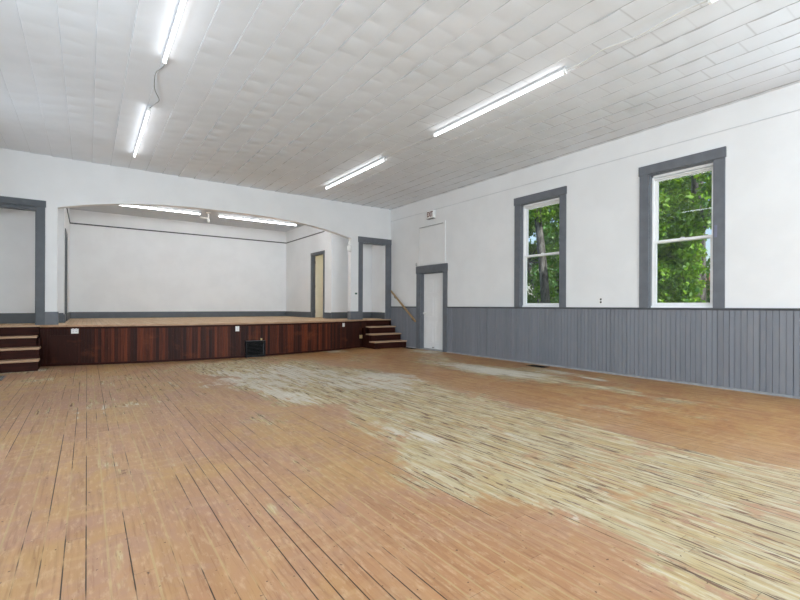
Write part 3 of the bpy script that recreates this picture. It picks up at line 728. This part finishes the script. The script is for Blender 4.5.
# ================================================================== OUTLETS AND SMALL WALL FITTINGS
def front_outlet(x, z, wd, ht, mat, label, cat, dark):
    p, dd, nn = on_front(x); t = thing('wall_outlet', (p.x, p.y, z), label, cat, 'outlets on the stage front')
    m = MB(); fb(m, x, wd, z-ht/2, z+ht/2, -.003, .008); m.build('cover_plate', mat, t, .003)
    n = 2 if wd > .1 else 1
    for k in range(n):
        xx_ = x+(k-(n-1)/2)*.05
        for s_ in (-1, 1):
            m = MB(); fb(m, xx_, .03, z+s_*.024-.015, z+s_*.024+.015, .007, .010); soc = m.build('socket', mat, t, .003)
            m = MB()
            for q in (-1, 1): fb(m, xx_+q*.006, .003, z+s_*.024-.006, z+s_*.024+.006, .0095, .0105)
            m.build('slot', dark, soc)
    return t
front_outlet(-.19, .695, .125, .125, M['plastic_white'], 'white double outlet at the left end of the dark stage front', 'outlet', M['dark_hole'])
front_outlet(2.80, .685, .085, .15, M['plastic_white'], 'white outlet near the middle of the stage front, left of the black vent box', 'outlet', M['dark_hole'])
front_outlet(5.76, .685, .08, .125, M['plastic_white'], 'white outlet high on the right part of the stage front', 'outlet', M['dark_hole'])
front_outlet(6.47, .31, .17, .10, M['plastic_beige'], 'beige outlet low on the stage front beside the right steps', 'outlet', M['dark_hole'])
t = thing('wall_outlet', (XR, 4.367, 1.31), 'white outlet with dark sockets on the right wall between the two windows', 'outlet')
MB().box(XR-.007, XR, 4.33, 4.405, 1.25, 1.37).build('cover_plate', M['plastic_white'], t, .003)
for z in (1.284, 1.336): MB().box(XR-.010, XR-.005, 4.352, 4.383, z-.016, z+.016).build('socket', M['dark_hole'], t, .003)
t = thing('wall_mounted_thermostat', (6.379, YS, 1.54), 'white thermostat on the wall strip left of the right doorway', 'thermostat')
MB().box(6.325, 6.435, YS-.03, YS, 1.49, 1.60).build('body', M['plastic_white'], t, .006)
MB().box(6.345, 6.415, YS-.033, YS-.029, 1.535, 1.585).build('display', paint('dim_green_display', '#4e6a60', .3), t)
t = thing('motion_sensor', (AX1, YS-.02, 2.9), 'white motion sensor on the right edge of the stage arch', 'sensor')
m = MB(); m.lathe([(.025, -.12), (.055, -.10), (.068, -.05), (.068, .03), (.055, .06), (.025, .075)], (AX1-.05, YS-.01, 2.88), 'z', 20); m.build('lens_body', M['plastic_white'], t)
MB().box(AX1-.06, AX1-.001, YS-.005, YS+.06, 2.93, 3.08).build('bracket', M['plastic_white'], t, .006)
# black vent box in the stage front
v = thing('vent_box', (3.2, apron(3.2), 0), 'black metal vent box standing against the stage front', 'vent')
m = MB(); fb(m, 2.985, .02, .01, .375, -.003, .07); fb(m, 3.420, .03, .01, .375, -.003, .07); fb(m, 3.200, .46, .345, .375, -.003, .07); fb(m, 3.200, .46, .0, .045, -.003, .07)
m.build('frame', M['black'], v, .004)
m = MB(); fb(m, 3.200, .43, .03, .36, .0, .02); m.build('back_plate', M['dark_hole'], v)
m = MB()
for k in range(9): fb(m, 3.200, .42, .06+k*.032, .066+k*.032, .03, .058)
m.build('louvers', M['black'], v)
m = MB(); fb(m, 3.160, .40, .375, .383, .03, .072); m.build('top_edge', M['black_edge'], v, .002)
m = MB(); fb(m, 3.385, .012, .07, .30, .058, .064); m.build('side_strip', M['black_edge'], v)
m = MB(); fb(m, 3.350, .035, .383, .43, -.002, .03); m.build('valve', M['plastic_beige'], v, .004)
# floor registers
def register(x0, x1, y0, y1, label, fm=None):
    t = thing('floor_register', ((x0+x1)/2, (y0+y1)/2, 0), label, 'floor register', 'floor registers')
    m = MB(); f = .02; m.box(x0, x1, y0, y0+f, .0, .007); m.box(x0, x1, y1-f, y1, 0, .007); m.box(x0, x0+f, y0, y1, 0, .007); m.box(x1-f, x1, y0, y1, 0, .007)
    m.build('frame', fm or M['bronze'], t)
    MB().box(x0+.01, x1-.01, y0+.01, y1-.01, .0005, .002).build('duct', M['dark_hole'], t)
    m = MB(); y = y0+f+.01
    while y < y1-f: m.box(x0+f, x1-f, y, y+.004, .002, .006); y += .022
    m.build('slats', fm or M['black'], t); return t
register(7.24, 7.47, 5.33, 5.73, 'dark floor register at the foot of the wainscot below the nearer-the-door window')
register(-1.33, -1.09, 9.25, 9.85, 'grey floor register at the foot of the left steps, at the edge of the picture', M['sign_dark'])
register(7.37, 7.55, 9.76, 10.20, 'dark floor register between the right steps and the white door')

# ================================================================== LIGHTS
def strip_light(axis, c, a, b, z, label, group, mat, first=None, name='ceiling_light'):
    """a slim channel with one bare tube under it; c = fixed coordinate, a..b along axis"""
    loc = (c, (a+b)/2, z) if axis == 'y' else ((a+b)/2, c, z)
    t = thing(name, loc, label, 'ceiling light', group)
    def bx(m, w0, w1, l0, l1, z0, z1):
        return m.box(c+w0, c+w1, l0, l1, z0, z1) if axis == 'y' else m.box(l0, l1, c+w0, c+w1, z0, z1)
    ln = lambda l, w, zz: (c+w, l, zz) if axis == 'y' else (l, c+w, zz)
    m = MB(); bx(m, -.021, .021, a, b, z-.032, z); m.build('channel', M['channel_grey'], t, .003)
    MB().tube([ln(a+.03, 0, z-.062), ln(b-.03, 0, z-.062)], .0145, 14).build('tube', mat, t)
    for e0, e1 in ((a, a+.03), (b-.03, b)):
        m = MB(); bx(m, -.022, .022, e0, e1, z-.082, z-.02); m.build('end_cap', M['plastic_white'], t, .004)
    return t
ZT = HC-.006
G = 'tube lights of the hall ceiling'
strip_light('y', .745, 7.46, 10.0, ZT, 'lit tube light of the left ceiling row nearest the stage', G, M['tube'])
strip_light('y', .745, 3.38, 5.92, ZT, 'lit tube light of the left ceiling row cut by the top of the picture', G, M['tube'])
strip_light('y', .745, -.70, 1.84, ZT, 'tube light of the left ceiling row above the camera', G, M['tube'])
strip_light('y', .745, -4.80, -2.26, ZT, 'tube light of the left ceiling row behind the camera', G, M['tube'])
strip_light('y', 4.81, 7.25, 9.91, ZT, 'lit tube light of the right ceiling row nearest the stage', G, M['tube'])
strip_light('y', 4.81, 3.217, 5.743, ZT, 'long lit tube light in the middle of the right ceiling row', G, M['tube'])
strip_light('y', 4.81, -.85, 1.69, ZT, 'lit tube light of the right ceiling row whose end shows at the upper right', G, M['tube'])
strip_light('y', 4.81, -4.90, -2.36, ZT, 'tube light of the right ceiling row behind the camera', G, M['tube'])
strip_light('x', 14.2, .24, 2.78, HS, 'lit tube light above the stage left of the white lamp holder', 'tube lights above the stage', M['tube_stage'])
strip_light('x', 14.2, 3.266, 5.82, HS, 'lit tube light above the stage right of the white lamp holder', 'tube lights above the stage', M['tube_stage'])
strip_light('x', 11.85, .24, 2.78, HS, 'added tube light hidden behind the left half of the stage arch', 'tube lights above the stage', M['tube_added'])  # unseen front row, added to brighten the stage
strip_light('x', 11.85, 3.266, 5.82, HS, 'added tube light hidden behind the right half of the stage arch', 'tube lights above the stage', M['tube_added'])
t = thing('lamp_holder', (2.97, 14.1, HS), 'white double lamp holder on the stage ceiling between the two tube lights', 'lamp holder')
MB().lathe([(.075, 0), (.075, -.02), (.05, -.04), (.02, -.045)], (2.97, 14.1, HS), 'z', 22).build('base', M['plastic_white'], t)
MB().tube([(2.97, 14.1, HS-.03), (2.97, 14.1, HS-.20)], .022, 12).build('stem', M['plastic_white'], t)
MB().tube([(2.74, 14.1, HS-.17), (2.97, 14.1, HS-.18)], [.028, .022], 12).build('arm', M['plastic_white'], t)
MB().lathe([(.03, 0), (.042, -.04), (.042, -.10), (.03, -.12)], (2.97, 14.1, HS-.19), 'z', 18).build('head', M['plastic_white'], t)
t = thing('added_room_light', (6.9, 14.2, HS), 'small added ceiling lamp, out of view, in the cream room behind the stage doorway', 'ceiling light')  # unseen lamp, added to light the cream room
MB().lathe([(.1, 0), (.1, -.02), (.06, -.03)], (6.9, 14.2, HS), 'z', 20).build('base', M['plastic_white'], t)
MB().lathe([(.05, -.03), (.09, -.06), (.1, -.1), (.07, -.15), (.02, -.17)], (6.9, 14.2, HS), 'z', 20).build('globe', M['bulb_added'], t)

def cord(pts, r, mat, label):
    cu = []  # smooth through points
    P = [Vector(p) for p in pts]
    for i in range(len(P)-1):
        p0 = P[max(i-1, 0)]; p1 = P[i]; p2 = P[i+1]; p3 = P[min(i+2, len(P)-1)]
        for k in range(8):
            u = k/8; cu.append(.5*((2*p1)+(p2-p0)*u+(2*p0-5*p1+4*p2-p3)*u*u+(3*p1-p0-3*p2+p3)*u**3))
    cu.append(P[-1])
    return tag(MB().tube(cu, r, 8).build('power_cord', mat), label, 'cord', 'cords between the tube lights')
zc = HC-.028
cord([(.745, 5.92, zc-.02), (.76, 6.08, zc), (.70, 6.35, zc), (.735, 6.75, zc-.02), (.83, 7.1, zc-.01), (.80, 7.3, zc), (.745, 7.47, zc-.02)], .0058, M['cable_grey'], 'grey cord looping between the two tube lights of the left row')
cord([(4.81, 1.69, zc-.02), (4.80, 1.95, zc-.01), (4.83, 2.35, zc-.02), (4.80, 2.75, zc), (4.835, 3.0, zc-.01), (4.81, 3.217, zc-.02)], .0075, M['cable_white'], 'white cord between the upper right tube light and the long middle one')
cord([(4.81, 5.743, zc-.02), (4.83, 6.2, zc), (4.80, 6.7, zc), (4.81, 7.25, zc-.02)], .0065, M['cable_white'], 'faint white cord between the long middle tube light and the one nearest the stage')

# ================================================================== OUTSIDE
g = MB().box(XR+.25, 60, -30, 50, -.7, -.45).build('ground', M['lawn']); struct(g, 'green lawn outside the windows', 'ground')
def leaves(name, clumps, n, size, mat, parent):
    pts = []
    wts = np.array([c[3]**2*c[4] for c in clumps]); cnt = (wts/wts.sum()*n).astype(int)
    for (cx, cy, cz, r, _), k in zip(clumps, cnt):
        d = rng.normal(size=(k, 3)); d /= np.linalg.norm(d, axis=1)[:, None]; rad = r*rng.uniform(.25, 1.0, k)**.5
        pts.append(np.array([cx, cy, cz])+d*rad[:, None]*np.array([1, 1, .8]))
    P = np.concatenate(pts); k = len(P)
    a = rng.normal(size=(k, 3)); a[:, 2] -= .35; a /= np.linalg.norm(a, axis=1)[:, None]
    b = np.cross(a, rng.normal(size=(k, 3))); b /= np.linalg.norm(b, axis=1)[:, None]
    nn = np.cross(a, b); s = size*rng.uniform(.6, 1.3, k)[:, None]
    V = np.stack([P, P+a*s*.35+b*s*.33+nn*s*.09, P+a*s*.75+b*s*.24+nn*s*.05, P+a*s, P+a*s*.75-b*s*.24+nn*s*.05, P+a*s*.35-b*s*.33+nn*s*.09], 1).reshape(-1, 3)
    i = np.arange(k)[:, None]*6
    q = np.concatenate([i+np.array([0, 1, 2, 3]), i+np.array([0, 3, 4, 5])], 0)
    me = bpy.data.meshes.new(name); me.vertices.add(len(V)); me.vertices.foreach_set('co', V.ravel())
    me.loops.add(q.size); me.loops.foreach_set('vertex_index', q.ravel()); me.polygons.add(len(q))
    me.polygons.foreach_set('loop_start', np.arange(0, q.size, 4)); me.polygons.foreach_set('loop_total', np.full(len(q), 4))
    at = me.attributes.new('leaf', 'FLOAT', 'POINT'); at.data.foreach_set('value', np.repeat(rng.uniform(0, 1, k), 6).astype(np.float32))
    me.update(calc_edges=True); me.materials.append(mat)
    o = bpy.data.objects.new(name, me); COL.objects.link(o); o.parent = parent; o.matrix_parent_inverse = Matrix.Translation(parent.location).inverted()
    return o
def tree(trunk, r0, clumps, n, size, mat, label, group=None):
    b = Vector(trunk[0]); t = thing('tree', b, label, 'tree', group)
    rs = [r0*(1-.55*k/(len(trunk)-1)) for k in range(len(trunk))]
    m = MB(); m.tube(trunk, rs, 12)
    tr = [Vector(q) for q in trunk]
    for c in clumps[:14]:
        c0 = Vector(c[:3]); s_ = min(tr, key=lambda q: (q-c0).length+abs(q.z-(c0.z-.6))*.8)
        mid_ = s_.lerp(c0, .5)+Vector((0, 0, .12)); m.tube([s_, mid_, c0], [r0*.28, r0*.18, r0*.06], 6)
    m.build('trunk', M['bark'], t)
    leaves('foliage', clumps, n, size, mat, t); return t
def clumps_in(c, rad, n, r, zmin=-9):
    out = []
    while len(out) < n:
        d = rng.uniform(-1, 1, 3)
        if np.linalg.norm(d) > 1: continue
        p = np.array(c)+d*np.array(rad)
        if p[2] < zmin: continue
        out.append((*p, r*rng.uniform(.7, 1.3), rng.uniform(.7, 1.2)))
    return out
# the leaning trunk seen through the window near the door
tree([(12, 8.56, -.45), (12, 8.72, 1.2), (12, 8.86, 2.7), (12, 9.06, 4.3), (12.05, 9.25, 6.2), (12.1, 9.4, 8)], .165,
     clumps_in((12.5, 9.2, 5.6), (1.0, 1.4, 1.5), 22, .5, 3.2)+[(12.4, 8.1, 3.7, .45, 1), (12.6, 8.2, 2.7, .45, 1.0), (12.5, 8.0, 1.9, .4, 1), (12.7, 8.9, 3.0, .45, 1), (12.6, 9.2, 1.7, .4, 1)], 18000, .1, M['leaf'],
     'tree with a thick pale grey leaning trunk behind the window near the door')
tree([(14.6, 10.55, -.45), (14.6, 10.85, 1.3), (14.6, 11.5, 2.96), (14.6, 12.0, 4.4), (14.7, 12.3, 6)], .11,
     clumps_in((14.9, 11.3, 3.6), (.9, 1.7, 2.6), 26, .45, .6), 12000, .105, M['leaf_dark'],
     'thinner dark tree leaning left behind the pale trunk near the door window')
tree([(12.6, 4.62, -.45), (12.6, 4.65, 1.2), (12.65, 4.66, 3), (12.6, 4.66, 4.6), (12.6, 4.6, 7)], .22,
     [c for c in clumps_in((11.7, 4.9, 3.9), (.8, 1.5, 1.5), 46, .4, 2.6) if not (c[2] > 3.7 and abs(c[1]-4.33) < .5)]+clumps_in((11.9, 5.3, 1.6), (.5, .8, 1.3), 24, .38, .2)
     +[(11.6, 4.42, z, .3, 1.3) for z in (.5, .9, 1.3, 1.7, 2.1, 2.5, 2.9)]+[(11.7, 4.0, 3.3, .35, 1), (11.8, 3.85, 4.0, .35, 1), (11.7, 4.05, .7, .3, 1)]+clumps_in((13.0, 5.0, 5.5), (.6, 1.4, 1.2), 12, .45)+[(13.7, 5.5, 4.2, .45, 1), (13.7, 5.35, 4.9, .45, 1), (13.7, 5.0, 5.3, .4, 1), (13.7, 5.9, 4.6, .45, 1)], 26000, .105, M['leaf'],
     'leafy tree with a wide grey trunk behind the window farther from the door')
tree([(15.8, 6.9, -.45), (15.8, 6.95, 2), (15.8, 6.95, 5), (15.8, 6.95, 8)], .18, clumps_in((15.8, 6.8, 3.2), (1.0, 1.2, 3.4), 60, .52, .1), 24000, .125, M['leaf_dark'],
     'dense dark green tree farther off behind the leafy tree')
tree([(19, 12.2, -.45), (19, 12.3, 2), (19, 12.4, 5), (19, 12.4, 8)], .18, clumps_in((19, 12.4, 3.0), (1.4, 2.6, 3.4), 50, .6, .1), 15000, .14, M['leaf_deep'],
     'dense dark green tree farther off behind the leaning trunks')
tree([(20.5, 17.8, -.45), (20.5, 17.8, 3), (20.5, 17.8, 8)], .2, clumps_in((20.5, 17.6, 3.4), (1.5, 2.0, 3.6), 40, .7, .1), 9000, .2, M['leaf_deep'],
     'dark tree at the far left of the view through the window near the door')
for q, (x, y, lab) in enumerate([(15.5, 1.6, 'bushy green tree outside, beyond the right edge of the window farther from the door'), (17, -2.8, 'bushy green tree outside beside the rear half of the hall'),
        (23.5, 25.0, 'far dark tree on the lawn past the stage end of the building')]):
    tree([(x, y, -.45), (x, y+.1, 2), (x+.1, y, 5), (x, y, 8)], .18, clumps_in((x, y, 3.2), (1.2, 1.9 if q < 2 else 2.6, 3.4), 44, .6, .1), 9000, .17, M['leaf_dark'], lab)
hs = thing('house', (28, 10.2, -.45), 'pale low house with a brown roof glimpsed past the trees', 'house')
MB().box(26, 30, 8.0, 12.5, -.45, 2.1).build('walls', M['siding'], hs)
MB().prism([(25.6, 2.05), (30.4, 2.05), (28, 3.1)], 'y', 7.7, 12.8).build('roof', M['shingle'], hs)
MB().box(25.98, 26.0, 9.6, 10.5, .6, 1.6).build('window', M['dark_hole'], hs)

# ================================================================== WORLD, SUN, CAMERA
w = bpy.data.worlds.new('sky'); sc.world = w; w.use_nodes = True; nt = w.node_tree; nt.nodes.clear()
o = nt.nodes.new('ShaderNodeOutputWorld'); bg = nt.nodes.new('ShaderNodeBackground'); sk = nt.nodes.new('ShaderNodeTexSky')
sk.sky_type = 'NISHITA'; sk.sun_disc = False; sk.sun_elevation = math.radians(52); sk.sun_rotation = math.radians(190); sk.air_density = 1.0; sk.dust_density = 2.0
bg.inputs[1].default_value = .22
nt.links.new(sk.outputs[0], bg.inputs[0]); nt.links.new(bg.outputs[0], o.inputs[0])
sl = bpy.data.lights.new('sun', 'SUN'); sl.energy = 5.4; sl.angle = .01; sl.color = (1, .96, .88)
so = bpy.data.objects.new('sun', sl); COL.objects.link(so); so.rotation_euler = Vector((.12, .72, -.68)).to_track_quat('-Z', 'Y').to_euler()

cam = bpy.data.cameras.new('camera'); co = bpy.data.objects.new('camera', cam); COL.objects.link(co)
cam.sensor_fit = 'HORIZONTAL'; cam.sensor_width = 36; cam.lens = 437.876/800*36
cam.shift_y = (306.05-300)/800; cam.clip_start = .05; cam.clip_end = 300
yaw = .62065; roll = .00369
F = Vector((math.sin(yaw), math.cos(yaw), 0)); R = Vector((math.cos(yaw), -math.sin(yaw), 0)); U = Vector((0, 0, 1))
R2 = R*math.cos(roll)+U*math.sin(roll); U2 = U*math.cos(roll)-R*math.sin(roll)
mw = Matrix((R2, U2, -F)).transposed().to_4x4(); mw.translation = Vector((0, 0, 1.2)); co.matrix_world = mw
sc.camera = co
vs_ = sc.view_settings; vs_.view_transform = 'Standard'; vs_.look = 'None'; vs_.exposure = 0.13; vs_.gamma = 1.0; vs_.use_curve_mapping = False
sc.cycles.max_bounces = 10; sc.cycles.diffuse_bounces = 6; sc.cycles.transparent_max_bounces = 12
sc.cycles.sample_clamp_indirect = 6.0
sc.cycles.use_denoising = True
